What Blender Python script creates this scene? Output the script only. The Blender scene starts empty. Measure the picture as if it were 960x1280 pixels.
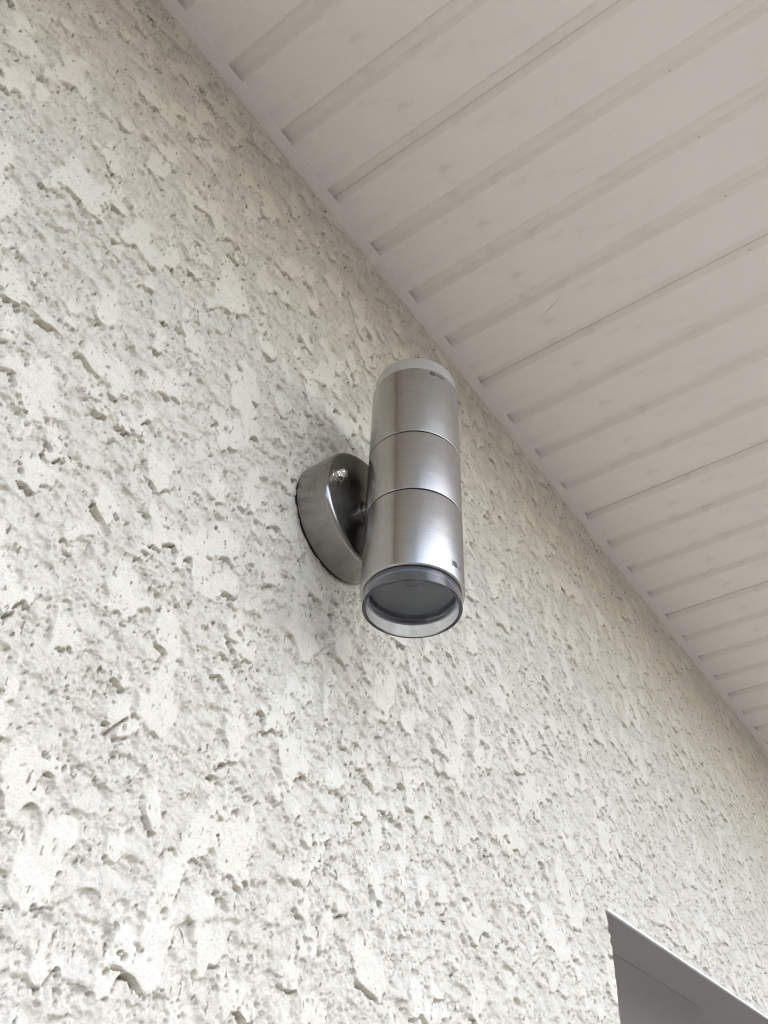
import bpy, bmesh, math, random
import numpy as np
from mathutils import Matrix, Vector

scene = bpy.context.scene
COL = scene.collection
R = math.radians

# ------------------------------------------------------------------ camera
# world: wall face is y = 0 (outside is -y), x runs along the wall, z is up
EYE = Vector((0.0, -0.27808, 1.75))
RC = ((0.58437399, -0.81073931, 0.03476808),
      (0.56457363, 0.37541709, -0.73506369),
      (0.58289249, 0.44918124, 0.67710602))
cam_data = bpy.data.cameras.new("camera")
cam = bpy.data.objects.new("camera", cam_data)
COL.objects.link(cam)
right, down, fwd = (Vector(r) for r in RC)
m = Matrix.Identity(4)
for k in range(3):
    m[k][0] = right[k]; m[k][1] = -down[k]; m[k][2] = -fwd[k]; m[k][3] = EYE[k]
cam.matrix_world = m
cam_data.sensor_fit = 'VERTICAL'
cam_data.sensor_height = 24.0
cam_data.sensor_width = 18.0
cam_data.lens = 1063.29 / 1280 * 24.0
cam_data.clip_start = 0.01
cam_data.clip_end = 3000
cam_data.dof.use_dof = False
scene.camera = cam

# ------------------------------------------------------------------ light
SUN_EL, SUN_AZ = 58.0, -70.0        # azimuth measured in the xy plane from +x; -90 is straight out from the wall
world = bpy.data.worlds.new("World")
scene.world = world
world.use_nodes = True
wn = world.node_tree
bg = wn.nodes["Background"]
sky = wn.nodes.new("ShaderNodeTexSky")
sky.sky_type = 'NISHITA'
sky.sun_disc = False
sky.sun_elevation = R(SUN_EL)
sky.sun_rotation = R(90 - SUN_AZ)
sky.air_density = 1.0
sky.dust_density = 2.0
sky.ozone_density = 1.0
wn.links.new(sky.outputs[0], bg.inputs[0])
bg.inputs[1].default_value = 0.13

sun_data = bpy.data.lights.new("sun", 'SUN')
sun_data.energy = 0.85
sun_data.angle = R(115)
sun_data.color = (1.0, 0.985, 0.965)
sun = bpy.data.objects.new("sun", sun_data)
COL.objects.link(sun)
sd = Vector((math.cos(R(SUN_EL)) * math.cos(R(SUN_AZ)), math.cos(R(SUN_EL)) * math.sin(R(SUN_AZ)), math.sin(R(SUN_EL))))
sun.rotation_euler = sd.to_track_quat('Z', 'Y').to_euler()
sun.location = sd * 20

vs = scene.view_settings
vs.view_transform = 'Standard'
vs.look = 'None'
vs.gamma = 1.0
vs.use_curve_mapping = False
vs.exposure = 1.95
scene.cycles.use_denoising = True
scene.cycles.denoising_prefilter = 'FAST'      # keep the sandy grain of the wall crisp
scene.cycles.filter_width = 1.1

# ------------------------------------------------------------------ sizes
PITCH = 0.0625                 # rib spacing of the soffit
X_G0 = -0.0056                 # first groove edge (index 0)
GW = 0.0168                    # groove opening
TRIM = 0.0104                  # width of the trim along the wall
H = 1.75 + 0.70796             # underside of the soffit ribs
EAVE = 0.54                    # how far the soffit reaches out
XD, ZD = 0.6731, 1.75 + 0.2313 # corner of the window opening
XD2 = XD + 1.20
ZSILL = 0.95
LX, LY, LR = 0.31125, -0.06091, 0.02922    # lamp axis and radius
PZ, PR, PD = 1.75 + 0.3694, 0.04175, 0.0250  # back plate centre height, radius, depth

# ------------------------------------------------------------------ helpers
def link(o, parent=None):
    COL.objects.link(o)
    if parent is not None:
        o.parent = parent
    return o

def obj_from_bm(name, bm, mat, parent=None, smooth=False):
    me = bpy.data.meshes.new(name)
    bm.normal_update()
    bm.to_mesh(me)
    bm.free()
    if smooth:
        for p in me.polygons:
            p.use_smooth = True
    if mat: me.materials.append(mat)
    return link(bpy.data.objects.new(name, me), parent)

def tag(o, label=None, cat=None, group=None, kind=None):
    if label: o["label"] = label
    if cat: o["category"] = cat
    if group: o["group"] = group
    if kind: o["kind"] = kind
    return o

def empty(name, loc):
    o = bpy.data.objects.new(name, None)
    o.empty_display_size = 0.05
    o.location = loc
    return link(o)

def box(bm, x0, x1, y0, y1, z0, z1):
    v = [bm.verts.new(p) for p in ((x0,y0,z0),(x1,y0,z0),(x1,y1,z0),(x0,y1,z0),(x0,y0,z1),(x1,y0,z1),(x1,y1,z1),(x0,y1,z1))]
    for f in ((0,3,2,1),(4,5,6,7),(0,1,5,4),(1,2,6,5),(2,3,7,6),(3,0,4,7)):
        bm.faces.new([v[i] for i in f])

def lathe(bm, prof, n=96, axis='z', closed=False, loc=(0,0,0), caps=False):
    """prof: (radius, height) list; revolve about z (or about -y for axis 'y')"""
    rings = []
    for r, h in prof:
        ring = []
        for k in range(n):
            a = 2 * math.pi * k / n
            c, s = r * math.cos(a), r * math.sin(a)
            p = (c, s, h) if axis == 'z' else (c, -h, s)
            ring.append(bm.verts.new((p[0]+loc[0], p[1]+loc[1], p[2]+loc[2])))
        rings.append(ring)
    pairs = list(zip(rings[:-1], rings[1:]))
    if closed: pairs.append((rings[-1], rings[0]))
    for a, b in pairs:
        for k in range(n):
            bm.faces.new((a[k], a[(k+1) % n], b[(k+1) % n], b[k]))
    if caps:
        bm.faces.new(rings[0][::-1]); bm.faces.new(rings[-1])
    bmesh.ops.recalc_face_normals(bm, faces=bm.faces[:])

def sharp(o, ang=35):
    """smooth shading with hard edges above an angle"""
    me = o.data
    bm = bmesh.new(); bm.from_mesh(me)
    for e in bm.edges:
        e.smooth = not (len(e.link_faces) == 2 and e.calc_face_angle(0) > R(ang))
    for f in bm.faces: f.smooth = True
    bm.to_mesh(me); bm.free()
    return o

def rounded(pts, rad, seg=4):
    """round the corners of an open (r,h) polyline"""
    out = [pts[0]]
    for i in range(1, len(pts) - 1):
        p = Vector(pts[i]); a = Vector(pts[i-1]) - p; b = Vector(pts[i+1]) - p
        d = min(rad, a.length * .45, b.length * .45)
        A, B = p + a.normalized() * d, p + b.normalized() * d
        for k in range(seg + 1):
            t = k / seg
            q = A * (1-t)**2 + p * 2*t*(1-t) + B * t*t
            out.append((q.x, q.y))
    out.append(pts[-1])
    return out

# ------------------------------------------------------------------ materials
def new_mat(name):
    mt = bpy.data.materials.new(name)
    mt.use_nodes = True
    return mt, mt.node_tree, mt.node_tree.nodes["Principled BSDF"]

def node(nt, kind, **kw):
    n = nt.nodes.new(kind)
    for k, v in kw.items(): setattr(n, k, v)
    return n

def noise(nt, vec, scale, detail=4, rough=.55):
    n = node(nt, "ShaderNodeTexNoise")
    n.inputs["Scale"].default_value = scale
    n.inputs["Detail"].default_value = detail
    n.inputs["Roughness"].default_value = rough
    nt.links.new(vec, n.inputs["Vector"])
    return n

def ramp(nt, fac, stops):
    n = node(nt, "ShaderNodeValToRGB")
    el = n.color_ramp.elements
    while len(el) < len(stops): el.new(0.5)
    for e, (p, c) in zip(el, stops):
        e.position = p
        e.color = (c[0], c[1], c[2], 1) if hasattr(c, "__len__") else (c, c, c, 1)
    nt.links.new(fac, n.inputs["Fac"])
    return n

def mix(nt, fac, a, b, mode='MIX'):
    n = node(nt, "ShaderNodeMixRGB", blend_type=mode)
    for s, val in ((n.inputs["Fac"], fac), (n.inputs["Color1"], a), (n.inputs["Color2"], b)):
        if isinstance(val, bpy.types.NodeSocket): nt.links.new(val, s)
        elif hasattr(val, "__len__"): s.default_value = (*val, 1)
        else: s.default_value = val
    return n.outputs["Color"]

def obj_vec(nt, scale=(1,1,1), coord="Object"):
    tc = node(nt, "ShaderNodeTexCoord")
    mp = node(nt, "ShaderNodeMapping")
    mp.inputs["Scale"].default_value = scale
    nt.links.new(tc.outputs[coord], mp.inputs["Vector"])
    return mp.outputs["Vector"]

def add_bump(nt, bsdf, height, strength, dist):
    b = node(nt, "ShaderNodeBump")
    b.inputs["Strength"].default_value = strength
    b.inputs["Distance"].default_value = dist
    nt.links.new(height, b.inputs["Height"])
    nt.links.new(b.outputs[0], bsdf.inputs["Normal"])

def mat_stucco():
    mt, nt, b = new_mat("stucco")
    v = obj_vec(nt)
    base = ramp(nt, noise(nt, v, 9, 5).outputs["Fac"], [(.3, (.69, .64, .54)), (.7, (.745, .695, .605))]).outputs["Color"]
    sand = ramp(nt, noise(nt, v, 1100, 2, .6).outputs["Fac"], [(.32, .84), (.60, 1.0)]).outputs["Color"]   # sand in the mix
    base = mix(nt, 1.0, base, sand, 'MULTIPLY')
    # blotches of old grime, scattered over the render
    g = ramp(nt, noise(nt, v, 60, 6, .72).outputs["Fac"], [(.60, 0.0), (.76, 1.0)]).outputs["Color"]
    c = mix(nt, mix(nt, 1.0, g, (.5, .5, .5), 'MULTIPLY'), base, (.40, .36, .27))
    ga = node(nt, "ShaderNodeAttribute", attribute_name="grime")
    c = mix(nt, mix(nt, 1.0, ga.outputs["Color"], (.85, .85, .85), 'MULTIPLY'), c, (.165, .14, .09))
    nt.links.new(c, b.inputs["Base Color"])
    b.inputs["Roughness"].default_value = .95
    b.inputs["Specular IOR Level"].default_value = .12
    at = node(nt, "ShaderNodeAttribute", attribute_name="pressed")
    k = node(nt, "ShaderNodeMapRange")
    k.inputs["To Min"].default_value = .0011; k.inputs["To Max"].default_value = .0004
    nt.links.new(at.outputs["Fac"], k.inputs["Value"])
    n1 = noise(nt, v, 560, 5, .75)
    bp = node(nt, "ShaderNodeBump")
    bp.inputs["Strength"].default_value = .8
    nt.links.new(k.outputs[0], bp.inputs["Distance"])
    nt.links.new(n1.outputs["Fac"], bp.inputs["Height"])
    nt.links.new(bp.outputs[0], b.inputs["Normal"])
    return mt

def mat_pvc():
    mt, nt, b = new_mat("weathered_white_pvc")
    v = obj_vec(nt)
    base = ramp(nt, noise(nt, v, 7, 5).outputs["Fac"], [(.3, (.80, .768, .722)), (.7, (.845, .813, .767))]).outputs["Color"]
    vs_ = obj_vec(nt, (1, .6, 1))
    sm = ramp(nt, noise(nt, vs_, 42, 7, .68).outputs["Fac"], [(.55, 0.0), (.75, 1.0)]).outputs["Color"]
    big = ramp(nt, noise(nt, v, 4.5, 3, .5).outputs["Fac"], [(.42, .05), (.64, .5)]).outputs["Color"]
    c = mix(nt, mix(nt, 1.0, sm, big, 'MULTIPLY'), base, (.50, .46, .41))
    sp = ramp(nt, noise(nt, v, 150, 2, .5).outputs["Fac"], [(.76, 0.0), (.79, 1.0)]).outputs["Color"]
    c = mix(nt, mix(nt, 1.0, sp, (.6, .6, .6), 'MULTIPLY'), c, (.25, .22, .18))
    nt.links.new(c, b.inputs["Base Color"])
    b.inputs["Roughness"].default_value = .55
    b.inputs["Specular IOR Level"].default_value = .35
    add_bump(nt, b, noise(nt, vs_, 60, 3).outputs["Fac"], .15, .0015)
    return mt

def mat_steel(name="brushed_steel", axis='Z', base=(.51, .497, .475), rough=.215):
    mt, nt, b = new_mat(name)
    # brushing runs round the axis: grain is fine along the axis and long round it
    sc = (40, 40, 2600) if axis == 'Z' else (40, 2600, 40)
    v = obj_vec(nt, sc)
    n = noise(nt, v, 1, 3, .6)
    r = ramp(nt, n.outputs["Fac"], [(.3, rough - .025), (.7, rough + .03)])
    nt.links.new(r.outputs["Color"], b.inputs["Roughness"])
    v2 = obj_vec(nt)
    c = ramp(nt, noise(nt, v2, 60, 4).outputs["Fac"], [(.3, tuple(x * .93 for x in base)), (.7, base)])
    streak = ramp(nt, n.outputs["Fac"], [(.25, .74), (.75, 1.0)]).outputs["Color"]
    nt.links.new(mix(nt, 1.0, c.outputs["Color"], streak, 'MULTIPLY'), b.inputs["Base Color"])
    b.inputs["Metallic"].default_value = 1
    b.inputs["Anisotropic"].default_value = .9
    b.inputs["Anisotropic Rotation"].default_value = .25
    t = node(nt, "ShaderNodeTangent", direction_type='RADIAL', axis=axis)
    nt.links.new(t.outputs[0], b.inputs["Tangent"])
    add_bump(nt, b, n.outputs["Fac"], .08, .00005)
    return mt

def mat_plain(name, col, rough, metal=0.0, spec=.5, var=.08, scale=40, bump=0.0):
    mt, nt, b = new_mat(name)
    v = obj_vec(nt)
    c = ramp(nt, noise(nt, v, scale, 4).outputs["Fac"], [(.3, tuple(x * (1-var) for x in col)), (.7, tuple(min(1, x * (1+var)) for x in col))])
    nt.links.new(c.outputs["Color"], b.inputs["Base Color"])
    b.inputs["Roughness"].default_value = rough
    b.inputs["Metallic"].default_value = metal
    b.inputs["Specular IOR Level"].default_value = spec
    if bump:
        add_bump(nt, b, noise(nt, v, scale * 4, 4).outputs["Fac"], .5, bump)
    return mt

def mat_glass(name, col, rough=.03, ior=1.49, trans=1.0):
    mt, nt, b = new_mat(name)
    b.inputs["Base Color"].default_value = (*col, 1)
    b.inputs["Transmission Weight"].default_value = trans
    b.inputs["IOR"].default_value = ior
    n = noise(nt, obj_vec(nt), 120, 3)
    r = ramp(nt, n.outputs["Fac"], [(.3, rough), (.75, rough + .06)])
    nt.links.new(r.outputs["Color"], b.inputs["Roughness"])
    return mt

M = {
    "stucco": mat_stucco(),
    "pvc": mat_pvc(),
    "steel": mat_steel(),
    "steel_y": mat_steel("brushed_steel_plate", 'Y', (.36, .35, .33), .20),
    "chrome": mat_plain("nickel_nut", (.72, .70, .66), .12, 1.0),
    "dark": mat_plain("dark_plastic", (.012, .013, .014), .5),
    "gap_shadow": mat_plain("gap_shadow_black", (.012, .012, .012), .8),  # flat black for the shadow painted behind the back plate
    "clear": mat_glass("clear_plastic", (.84, .88, .93), .10, 1.42),
    "hazy": mat_glass("weathered_plastic", (.70, .69, .67), .35, 1.45, .75),
    "ring": mat_plain("retaining_ring", (.24, .255, .29), .35, .2),
    "print": mat_plain("black_print", (.03, .03, .03), .6),
    "lining": mat_plain("grey_lining", (.40, .385, .37), .5, 0, .4, .03, 14),
    "panel": mat_plain("grey_panel", (.36, .345, .33), .3, 0, .5, .06, 9),
    "white": mat_plain("white_trim", (.80, .79, .77), .45),
    "glass": mat_plain("window_glass", (.03, .035, .04), .04, 0, .6),
    "reflector": mat_plain("lamp_reflector", (.008, .009, .010), .4, 0),
    "ground": mat_plain("terrace", (.16, .142, .12), .9, 0, .3, .2, 3, .01),
}

# ------------------------------------------------------------------ ground
bm = bmesh.new()
bmesh.ops.create_grid(bm, x_segments=20, y_segments=20, size=1500)
g = obj_from_bm("ground", bm, M["ground"])
tag(g, kind="structure")

# ------------------------------------------------------------------ stucco wall
rng = np.random.default_rng(11)
FX0, FX1, FZ0, FZ1 = -0.07, 1.58, 1.785, H + 0.006
S = 0.0006
NX, NZ = int((FX1 - FX0) / S) + 1, int((FZ1 - FZ0) / S) + 1
fx = np.fft.fftfreq(NX, S)[None, :]
fz = np.fft.fftfreq(NZ, S)[:, None]

def field(lx, lz, power=1.0):
    """gaussian noise with feature size lx, lz in metres, unit variance"""
    w = np.fft.fft2(rng.standard_normal((NZ, NX)))
    q = (fx * lx) ** 2 + (fz * lz) ** 2
    w *= np.sqrt(q) ** power * np.exp(-q * 1.6)
    f = np.real(np.fft.ifft2(w))
    return f / f.std()

def shift_z(a, k):
    """value taken from k rows higher on the wall"""
    return np.roll(a, -k, axis=0)

def crumb(l0, l1, beta, stretch=1.0):
    """continuous spectrum between wavelengths l0 > l1, crumbly"""
    w = np.fft.fft2(rng.standard_normal((NZ, NX)))
    f = np.sqrt((fx * stretch) ** 2 + fz ** 2) + 1e-9
    w *= f ** -beta * (1 - np.exp(-(f * l0) ** 4)) * np.exp(-(f * l1) ** 2 * .5)
    r = np.real(np.fft.ifft2(w))
    return r / r.std()

n_big = field(.055, .075)
n_pat = field(.023, .029)
n_mid = field(.015, .0085)
n_rdg = field(.0085, .0052)
n_med = field(.0050, .0040)
n_sml = field(.0024, .0021)
n_fin = field(.0013, .0013)
cr = crumb(.014, .0011, 1.35)
ragged = crumb(.014, .0015, 1.5)
crust = crumb(.030, .0012, 1.55, .85)

# granular cast plaster: crumbs and rounded lumps with sharp creases between, millimetres
lump = .46 * cr + .62 * crust + .30 * np.abs(n_med) + .32 * np.abs(n_sml) + .20 * np.abs(n_fin) + .50 * n_mid + .16 * n_rdg + .26 * n_big
lump -= lump.mean()
# where the trowel pressed the lumps flat, and dragged them downwards
press = n_pat + .40 * n_big + .30 * n_mid + .34 * ragged
mask = press > 1.06
drag = mask.copy()
lim = 3.0 + 4.0 * field(.018, .02)
for k in range(1, 16):
    drag |= shift_z(mask, k) & (lim > k)
mask = drag
m_f = mask.astype(float)
top = .92 + .30 * n_big + .16 * n_mid
# the upper rim blends into the crumbs while the lower lip stays a step
soft = m_f.copy()
for k in range(1, 10):
    soft = np.maximum(soft, np.roll(m_f, k, axis=0) * (1 - k / 10))
h = np.minimum(lump, top - .12)                          # highest crumbs are flattened too
h = h * (1 - soft) + (top + .035 * n_sml + .03 * n_fin) * soft
# torn crevices under the lips: long, narrow, broken into runs
below = np.zeros_like(m_f)
for k in range(1, 4):
    below = np.maximum(below, np.roll(m_f, -k, axis=0) * (1.0 if k < 3 else .6))
below *= (1 - m_f)
tear = np.clip(field(.020, .012) * 1.3 + .10 + .65 * n_sml + .5 * n_fin, 0, 1.4)
h -= below * tear * 4.6 * (.35 + .75 * np.abs(n_fin))
# open horizontal cracks where the float dragged the coat apart
crack = np.clip(1.15 - np.abs(crumb(.022, .0012, 1.6, .30)) * 14, 0, 1) * np.clip(field(.030, .010) * 1.3 - .35 + .75 * n_sml + .4 * n_fin, 0, 1.2)
h -= crack * 5.0 * (.30 + .75 * np.abs(n_fin)) * (1 - .6 * m_f)
fine = np.clip(1.1 - np.abs(crumb(.009, .0009, 1.2, .40)) * 7, 0, 1) * np.clip(field(.012, .008) * 1.2 + .05, 0, 1.1)
h -= fine * 2.0 * (1 - .8 * m_f)
torn = np.clip(crumb(.014, .0011, 1.0, .22) + .25 * n_med - 2.0, 0, 1.0)
h -= torn * 2.2 * (1 - .6 * m_f)
pressed = np.clip(soft, 0, 1)
# specks and short streaks of olive-brown dirt
grime = np.clip((crumb(.020, .0013, 1.35, .28) + .25 * n_sml - 1.95) * 1.8, 0, 1)
h = (h - .8) * .001                                                    # metres, + is out of the wall
# trowel edge run: keep the render quiet right beside the opening and under the plate
xs_u = FX0 + np.arange(NX) * S
zs_u = FZ0 + np.arange(NZ) * S
XX, ZZ = np.meshgrid(xs_u, zs_u)
rr = np.hypot(XX - LX, ZZ - PZ)
h = np.where(rr < PR + .0015, np.clip(h, -.0010, -.0001), h)
edge = np.clip(1 - np.abs(ZZ - ZD) / .008, 0, 1) * (XX > XD - .004)
h = h * (1 - .75 * edge) - .0006 * edge

# graded grid lines, exact at the opening's corner
def lines(a, b, must, step):
    out = [a]
    while out[-1] < b:
        out.append(out[-1] + step(out[-1]))
    out = np.array(out); out = out[out <= b + 1e-9]
    for q in must:
        out[np.argmin(np.abs(out - q))] = q
    return out

gx = lines(-0.62, 3.2, (XD, XD2), lambda x: .0048 if x < FX0 else .0006 + max(0, x - .30) * .0021)
gz = lines(1.45, FZ1, (ZD,), lambda z: .0045 if z < FZ0 else .00068)
ix = np.mod((gx - FX0) / S, NX - 1.001); iz = np.mod((gz - FZ0) / S, NZ - 1.001)      # the relief field tiles, so it carries on past its edges
x_i, z_i = ix.astype(int), iz.astype(int)
x_f, z_f = (ix - x_i)[None, :], (iz - z_i)[:, None]
hh = (h[np.ix_(z_i, x_i)] * (1-x_f) * (1-z_f) + h[np.ix_(z_i, x_i+1)] * x_f * (1-z_f)
      + h[np.ix_(z_i+1, x_i)] * (1-x_f) * z_f + h[np.ix_(z_i+1, x_i+1)] * x_f * z_f)
nx, nz = len(gx), len(gz)
GX, GZ = np.meshgrid(gx, gz)
hl = np.real(np.fft.ifft2(np.fft.fft2(h) * np.exp(-2 * (np.pi * .0017) ** 2 * (fx ** 2 + fz ** 2))))
hl = hl[np.ix_(z_i, x_i)]
sag = np.clip(hl + .0035, 0, .006) * 1.0                   # lips hang down a little
inner = np.ones_like(hh); inner[-1] = 0; inner[0] = 0; inner[:, 0] = 0; inner[:, -1] = 0
jz, jx, jx2 = int(np.argmin(np.abs(gz - ZD))), int(np.argmin(np.abs(gx - XD))), int(np.argmin(np.abs(gx - XD2)))
inner[:jz+1, jx] = .0; inner[:jz+1, jx2] = .0; inner[jz, jx:jx2+1] = .0
head = (GX > XD - .003) & (GX < XD2 + .003) & (GZ > ZD - .001)
inner = np.where(head, inner * np.clip((GZ - ZD) / .012, 0, 1), inner)
jag = np.interp(gz, zs_u, crumb(.010, .0012, 1.2)[:, 50]) * .0004
co = np.stack([GX, -hh, GZ - sag * inner], -1)
co[:jz+1, jx, 0] += jag[:jz+1]                          # ragged arris down the jamb
co = co.reshape(-1, 3)
idx = np.arange(nx * nz).reshape(nz, nx)
q = np.stack([idx[:-1, :-1], idx[:-1, 1:], idx[1:, 1:], idx[1:, :-1]], -1)
keep = ~((np.arange(nz-1)[:, None] < jz) & (np.arange(nx-1)[None, :] >= jx) & (np.arange(nx-1)[None, :] < jx2))
q = q[keep]

# the rest of the wall: plain sheets round the modelled area, and the reveal of the opening
extra_v, extra_f = [], []
def sheet(pts):
    n0 = len(co) + len(extra_v)
    extra_v.extend(pts); extra_f.append([n0, n0+1, n0+2, n0+3])
WX0, WX1, WZ1 = -5.0, 6.0, H + .05
y0 = 0.0006
GX0, GX1, GZ0 = gx[0], gx[-1], gz[0]
sheet([(WX0, y0, 0), (GX0, y0, 0), (GX0, y0, WZ1), (WX0, y0, WZ1)])
sheet([(GX1, y0, 0), (WX1, y0, 0), (WX1, y0, WZ1), (GX1, y0, WZ1)])
sheet([(GX0, y0, 0), (XD, y0, 0), (XD, y0, GZ0), (GX0, y0, GZ0)])
sheet([(XD2, y0, 0), (GX1, y0, 0), (GX1, y0, GZ0), (XD2, y0, GZ0)])
sheet([(XD, y0, 0), (XD2, y0, 0), (XD2, y0, ZSILL), (XD, y0, ZSILL)])
sheet([(XD, y0, ZSILL), (XD, .25, ZSILL), (XD, .25, ZD), (XD, y0, ZD)])
sheet([(XD2, .25, ZSILL), (XD2, y0, ZSILL), (XD2, y0, ZD), (XD2, .25, ZD)])
sheet([(XD, y0, ZSILL), (XD2, y0, ZSILL), (XD2, .25, ZSILL), (XD, .25, ZSILL)])
sheet([(XD, .25, ZD+.002), (XD2, .25, ZD+.002), (XD2, y0, ZD+.002), (XD, y0, ZD+.002)])
allv = np.vstack([co, np.array(extra_v)])
allq = np.vstack([q, np.array(extra_f)]).astype(np.int32)
me = bpy.data.meshes.new("stucco_wall")
me.vertices.add(len(allv)); me.vertices.foreach_set("co", allv.astype(np.float32).ravel())
me.loops.add(allq.size); me.loops.foreach_set("vertex_index", allq.ravel())
me.polygons.add(len(allq))
me.polygons.foreach_set("loop_start", np.arange(0, allq.size, 4, dtype=np.int32))
me.polygons.foreach_set("use_smooth", np.ones(len(allq), dtype=bool))
me.update(calc_edges=True)
pr_ = np.concatenate([pressed[np.ix_(z_i, x_i)].ravel(), np.zeros(len(extra_v))]).astype(np.float32)
gr_ = np.concatenate([grime[np.ix_(z_i, x_i)].ravel(), np.zeros(len(extra_v))]).astype(np.float32)
at = me.attributes.new("grime", 'FLOAT', 'POINT'); at.data.foreach_set("value", gr_)
at = me.attributes.new("pressed", 'FLOAT', 'POINT'); at.data.foreach_set("value", pr_)
me.materials.append(M["stucco"])
wall = link(bpy.data.objects.new("stucco_wall", me))
tag(wall, "rough white stucco house wall with flattened trowel patches and torn crevices", "wall")

# ------------------------------------------------------------------ soffit
soffit = empty("soffit", (0, 0, H))
tag(soffit, "weathered off-white plastic eaves soffit of ribbed boards meeting the stucco wall", "soffit")
DEP, SLN, SLF = .0060, .0036, .0048    # depth, near and far flank
def rib_mesh(seam):
    """one rib: flat face from the end of one groove to the start of the next, its flanks and the floor of the groove after it"""
    bm = bmesh.new()
    w = PITCH - GW
    fl = lambda t: DEP * (t if .1 < t < .9 else (t * .55 if t <= .1 else 1 - (1 - t) * .55))      # flank with eased corners
    ts = [0, .10, .16, .5, .84, .90, 1]
    pts = [(-SLF + SLF * t, DEP - fl(t)) for t in ts]
    pts += [(w + SLN * t, fl(t)) for t in ts]
    if seam:   # interlock: a fine open joint before the next board's flank
        pts += [(w + GW - SLF - .0009, DEP), (w + GW - SLF - .0005, DEP + .0003), (w + GW - SLF - .0001, DEP + .0003)]
    else:
        pts += [(w + GW - SLF, DEP)]
    a = [bm.verts.new((x, -TRIM * .3, z)) for x, z in pts]
    b = [bm.verts.new((x, -EAVE, z)) for x, z in pts]
    for i in range(len(pts) - 1):
        bm.faces.new((a[i], b[i], b[i+1], a[i+1]))
    me = bpy.data.meshes.new("soffit_board")
    bmesh.ops.recalc_face_normals(bm, faces=bm.faces[:])
    if sum(f.normal.z for f in bm.faces) > 0:
        bmesh.ops.reverse_faces(bm, faces=bm.faces[:])
    bm.to_mesh(me); bm.free()
    me.materials.append(M["pvc"])
    return me
rib_a, rib_b = rib_mesh(False), rib_mesh(True)
rnd = random.Random(5)
for i in range(-22, 62):
    # groove i opens at X_G0 + i*PITCH; the rib before it starts at that - (PITCH - GW)
    seam = i % 4 == 0
    o = bpy.data.objects.new("soffit_board", rib_b if seam else rib_a)
    o.location = (X_G0 + i * PITCH - (PITCH - GW), 0, rnd.uniform(-.0003, .0003) if False else 0)
    link(o, soffit)
bm = bmesh.new()   # trim along the wall: a lower flange under the board ends and an upright against the wall
x_a, x_b = X_G0 - 23 * PITCH, X_G0 + 62 * PITCH
box(bm, x_a, x_b, -TRIM, .004, -.0005, -.0001)
box(bm, x_a, x_b, -.0012, .004, .0000, .012)
o = obj_from_bm("edge_trim", bm, M["pvc"], soffit)
bm = bmesh.new()
box(bm, x_a, x_b, -EAVE - .020, -EAVE - .001, -.03, .16)
obj_from_bm("fascia_board", bm, M["pvc"], soffit)
bm = bmesh.new()
box(bm, -5, 6, -EAVE - .0005, .30, .018, .038)  # unseen sheet added above the boards to keep light from leaking through
obj_from_bm("light_stop_sheet", bm, M["dark"], soffit)
# two hairline scratches in the boards
def scratch(pts, w):
    bm = bmesh.new()
    vsx = []
    for i, (x, y) in enumerate(pts):
        ww = w * (0.25 if i in (0, len(pts)-1) else 1)
        vsx.append((bm.verts.new((x - ww, y, -.00025)), bm.verts.new((x + ww, y, -.00025))))
    for (a, b), (c, d) in zip(vsx[:-1], vsx[1:]):
        bm.faces.new((a, b, d, c))
    obj_from_bm("scratch_mark", bm, M["print"], soffit)
Y = -0.27808
scratch([(.470, .181+Y), (.461, .163+Y), (.456, .150+Y)], .00016)
scratch([(.4165, .047+Y), (.413, .039+Y)], .0002)

# ------------------------------------------------------------------ window opening
sb = empty("roller_shutter_box", (XD, 0, ZD))
tag(sb, "smooth grey shutter box underside with thin white edge strip in window opening", "shutter box")
L = XD2 - XD
bm = bmesh.new(); box(bm, .0015, L - .002, .0015, .245, -.0012, .0015)
obj_from_bm("front_strip", bm, M["lining"], sb)
bm = bmesh.new()
# pressed panel with a large rounded corner, standing just proud of the strip
loop = []
pa, pb, ya, yb = .0015, .46, .0427, .235
for cx, cy, rc, a0 in ((pa + .002, ya + .002, .002, 180), (pb - .17, ya + .17, .17, 270), (pb - .002, yb - .002, .002, 0), (pa + .002, yb - .002, .002, 90)):
    for k in range(13):
        a = R(a0 + 7.5 * k); loop.append((cx + rc * math.cos(a), cy + rc * math.sin(a)))
va = [bm.verts.new((x, y, -.0020)) for x, y in loop]; vb = [bm.verts.new((x, y, -.0013)) for x, y in loop]
bm.faces.new(va[::-1]); bm.faces.new(vb)
for i in range(len(loop)):
    j = (i + 1) % len(loop); bm.faces.new((va[i], va[j], vb[j], vb[i]))
obj_from_bm("inspection_panel", bm, M["panel"], sb)
bm = bmesh.new(); box(bm, .0004, L, -.0012, .0012, -.0014, .0004)
obj_from_bm("edge_strip", bm, M["white"], sb)

win = empty("window", (XD + L / 2, .20, ZSILL))
tag(win, "white framed window set back in the wall opening under the shutter box", "window")
hw, hz = L / 2 - .004, ZD - ZSILL - .006
bm = bmesh.new()
for x0, x1, z0, z1 in ((-hw, -hw + .06, .004, hz), (hw - .06, hw, .004, hz), (-hw + .06, hw - .06, .004, .064), (-hw + .06, hw - .06, hz - .06, hz)):
    box(bm, x0, x1, 0, .045, z0, z1)
obj_from_bm("frame", bm, M["white"], win)
bm = bmesh.new(); box(bm, -hw + .0605, hw - .0605, .018, .026, .0645, hz - .0605)
obj_from_bm("pane", bm, M["glass"], win)

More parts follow.
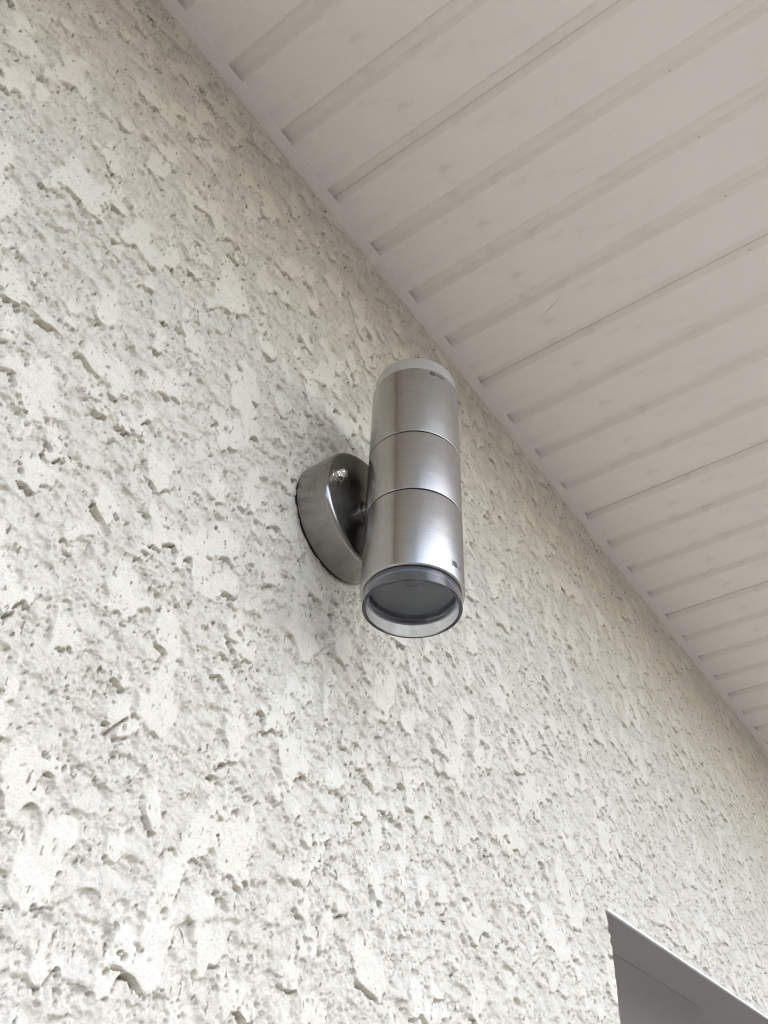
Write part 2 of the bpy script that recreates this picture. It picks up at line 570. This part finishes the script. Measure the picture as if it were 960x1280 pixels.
# ------------------------------------------------------------------ wall light
lamp = empty("wall_light", (LX, 0, PZ))
tag(lamp, "brushed steel up and down cylinder wall light on round back plate", "wall light")
lz = lambda z: 1.75 + z - PZ          # measured height -> local
Z_TOP, Z_G1, Z_G2, Z_BOT = lz(.4537), lz(.3909), lz(.3416), lz(.2859)
def tube(z0, z1, name):
    g_ = .0005
    z0 += g_; z1 -= g_
    prof = rounded([(LR - .0016, z0), (LR, z0), (LR, z1), (LR - .0016, z1)], .0004, 3)
    prof = prof + [(LR - .0016, z1 - .0005), (LR - .0016, z0 + .0005)]
    bm = bmesh.new(); lathe(bm, prof, 160, closed=True)
    o = obj_from_bm(name, bm, M["steel"], lamp)
    o.location = (0, LY, 0)
    return sharp(o, 40)
tube(Z_BOT, Z_G2, "body_section"); tube(Z_G2, Z_G1, "body_section"); tube(Z_G1, Z_TOP, "body_section")
bm = bmesh.new()      # liner seen as the dark line in the two joints and as the throat of the tube
lathe(bm, [(LR - .0045, Z_BOT + .004), (LR - .00165, Z_BOT + .004), (LR - .00165, Z_TOP - .004), (LR - .0045, Z_TOP - .004)], 96, closed=True)
o = obj_from_bm("liner", bm, M["dark"], lamp); o.location = (0, LY, 0); sharp(o)

def lens(zb, sgn, name, mat, stand):
    """clear cup: tube standing out of the body with a flat lens across its throat"""
    ro, ri = .0277, .0256
    out = zb - sgn * stand
    inn = zb + sgn * .0035
    prof = [(.0, zb + sgn * .0012), (ri - .001, zb + sgn * .0012), (ri, zb + sgn * .0002)]
    prof += [(ri, out + sgn * .0004), (ri + .0004, out), (ro - .0004, out), (ro, out + sgn * .0004), (ro, inn), (.0, inn)]
    bm = bmesh.new()
    n = 128
    lathe(bm, [(max(r, 1e-5), z) for r, z in prof], n)
    bmesh.ops.remove_doubles(bm, verts=bm.verts[:], dist=4e-6)
    bmesh.ops.recalc_face_normals(bm, faces=bm.faces[:])
    o = obj_from_bm(name, bm, mat, lamp); o.location = (0, LY, 0)
    return sharp(o, 40)
lens(Z_BOT, 1, "lens_cup", M["clear"], .0091); lens(Z_TOP, -1, "lens_cup", M["hazy"], .0125)
for zb, s in ((Z_BOT, 1), (Z_TOP, -1)):
    bm = bmesh.new()
    lathe(bm, [(.0045, zb + s * .012), (.012, zb + s * .009), (.0215, zb + s * .0062), (.0235, zb + s * .0055), (.0240, zb + s * .0075), (.012, zb + s * .035), (.0045, zb + s * .040)], 64, closed=True)
    o = obj_from_bm("bulb", bm, M["reflector"], lamp); o.location = (0, LY, 0); sharp(o)
    bm = bmesh.new()
    lathe(bm, [(1e-5, zb + s * .0125), (.0247, zb + s * .0128), (.0247, zb + s * .0138), (1e-5, zb + s * .0138)], 64, closed=True)
    o = obj_from_bm("baffle", bm, M["dark"], lamp); o.location = (0, LY, 0)

bm = bmesh.new()
lathe(bm, [(.0244, Z_BOT - .0016), (.0253, Z_BOT - .0016), (.0253, Z_BOT - .0002), (.0244, Z_BOT - .0002)], 96, closed=True)
o = obj_from_bm("retaining_ring", bm, M["ring"], lamp); o.location = (0, LY, 0); sharp(o)
# back plate, a shallow pressed dish with rounded shoulder
bm = bmesh.new()
prof = [(PR - .0015, .0012), (PR, .0012), (PR, PD), (.0006, PD + .0004)]
prof = rounded(prof[:1] + prof[1:2] + prof[2:], .0034, 7)
lathe(bm, prof, 160, axis='y')
plate = obj_from_bm("back_plate", bm, M["steel_y"], lamp); sharp(plate, 50)
bm = bmesh.new()  # black ring put in as the shadow of the gap between plate and wall
rg = random.Random(3)
n = 150
ra, rb, rcn = [], [], []
for k in range(n):
    a = 2 * math.pi * k / n
    rr_ = PR - .0012 + .0003 * math.sin(a * 5 + 1.3) * math.sin(a * 3.3)
    ra.append(bm.verts.new((rr_ * math.cos(a), .0025, rr_ * math.sin(a))))
    rb.append(bm.verts.new((rr_ * math.cos(a), -.0011, rr_ * math.sin(a))))
for k in range(n):
    j = (k + 1) % n; bm.faces.new((ra[k], ra[j], rb[j], rb[k]))
bm.faces.new(rb); bm.faces.new(ra[::-1])
bmesh.ops.recalc_face_normals(bm, faces=bm.faces[:])
obj_from_bm("plate_gap_shadow", bm, M["gap_shadow"], plate)
# domed nut on a washer, upper side of the plate towards the camera
bm = bmesh.new()
lathe(bm, [(1e-5, .0012), (.0043, .0012), (.0043, .0003), (.0046, 0)][::-1], 40, axis='y')
lathe(bm, [(.0036, .0012), (.0036, .0034), (.0030, .0038), (.0030, .0046), (.0026, .0060), (.0016, .0069), (1e-5, .0072)], 6, axis='y')
lathe(bm, [(.0031, .0034), (.0031, .0046), (.0027, .0061), (.0016, .0072), (1e-5, .0076)], 32, axis='y')
o = obj_from_bm("cap_nut", bm, M["chrome"], plate); o.location = (-.0320, -PD, .0045); sharp(o, 30)
# arm from plate to body
bm = bmesh.new()
reach = -LY - PD - LR
lathe(bm, [(.0095, -.0005), (.0095, .0012), (.0075, .0016), (.0075, reach + .003)], 48, axis='y')
o = obj_from_bm("arm", bm, M["steel_y"], lamp); o.location = (0, -PD, lz(.366)); sharp(o)

# tiny printed marks on the tube
def marks(name, lines_, ang, z, lw=.00022):
    bm = bmesh.new()
    rad = LR + .00006
    def P(u, v):
        a = R(ang) + u / LR
        return bm.verts.new((rad * math.cos(a), rad * math.sin(a), z + v))
    for ln in lines_:
        ln = [Vector(p) * .001 for p in ln]
        for a, b in zip(ln[:-1], ln[1:]):
            d = (b - a).normalized() * lw; nn = Vector((-d.y, d.x))
            a2, b2 = a - d * .5, b + d * .5
            bm.faces.new((P(*(a2 + nn)), P(*(b2 + nn)), P(*(b2 - nn)), P(*(a2 - nn))))
    o = obj_from_bm(name, bm, M["print"], lamp); o.location = (0, LY, 0)
def ring(cx, cy, rx, ry, n=18, a0=0, a1=360):
    return [(cx + rx * math.cos(R(a0 + (a1-a0) * k / n)), cy + ry * math.sin(R(a0 + (a1-a0) * k / n))) for k in range(n + 1)]
emblem = [ring(0, 0, 1.7, 1.7), [(-1.6, .5), (1.6, .5)], [(-1.6, -.5), (1.6, -.5)], [(-.6, -1.6), (-.6, 1.6)], [(.6, -1.6), (.6, 1.6)]]
script = [[(2.2, .1), (3.2, -.2), (4.2, .2)], [(4.6, -.9), (5.4, 1.1), (6.2, .9), (5.9, .0), (5.0, -.2)], [(5.6, -.2), (6.6, -1.1)], ring(8.0, -.2, 1.0, 1.0, 10, 50, 310), [(7.0, -.2), (8.2, -.1)]]
marks("printed_emblem", emblem + script, -123.0, lz(.4498))
marks("printed_emblem", [[(-2.6, -2.4), (-2.6, 2.2)]] + [[(x - 0, y) for x, y in l] for l in emblem] + [[(2.2, 0), (3.4, .1)], [(4.0, -.8), (4.6, .9), (5.4, .8)]], -93.0, lz(.2950), .00026)
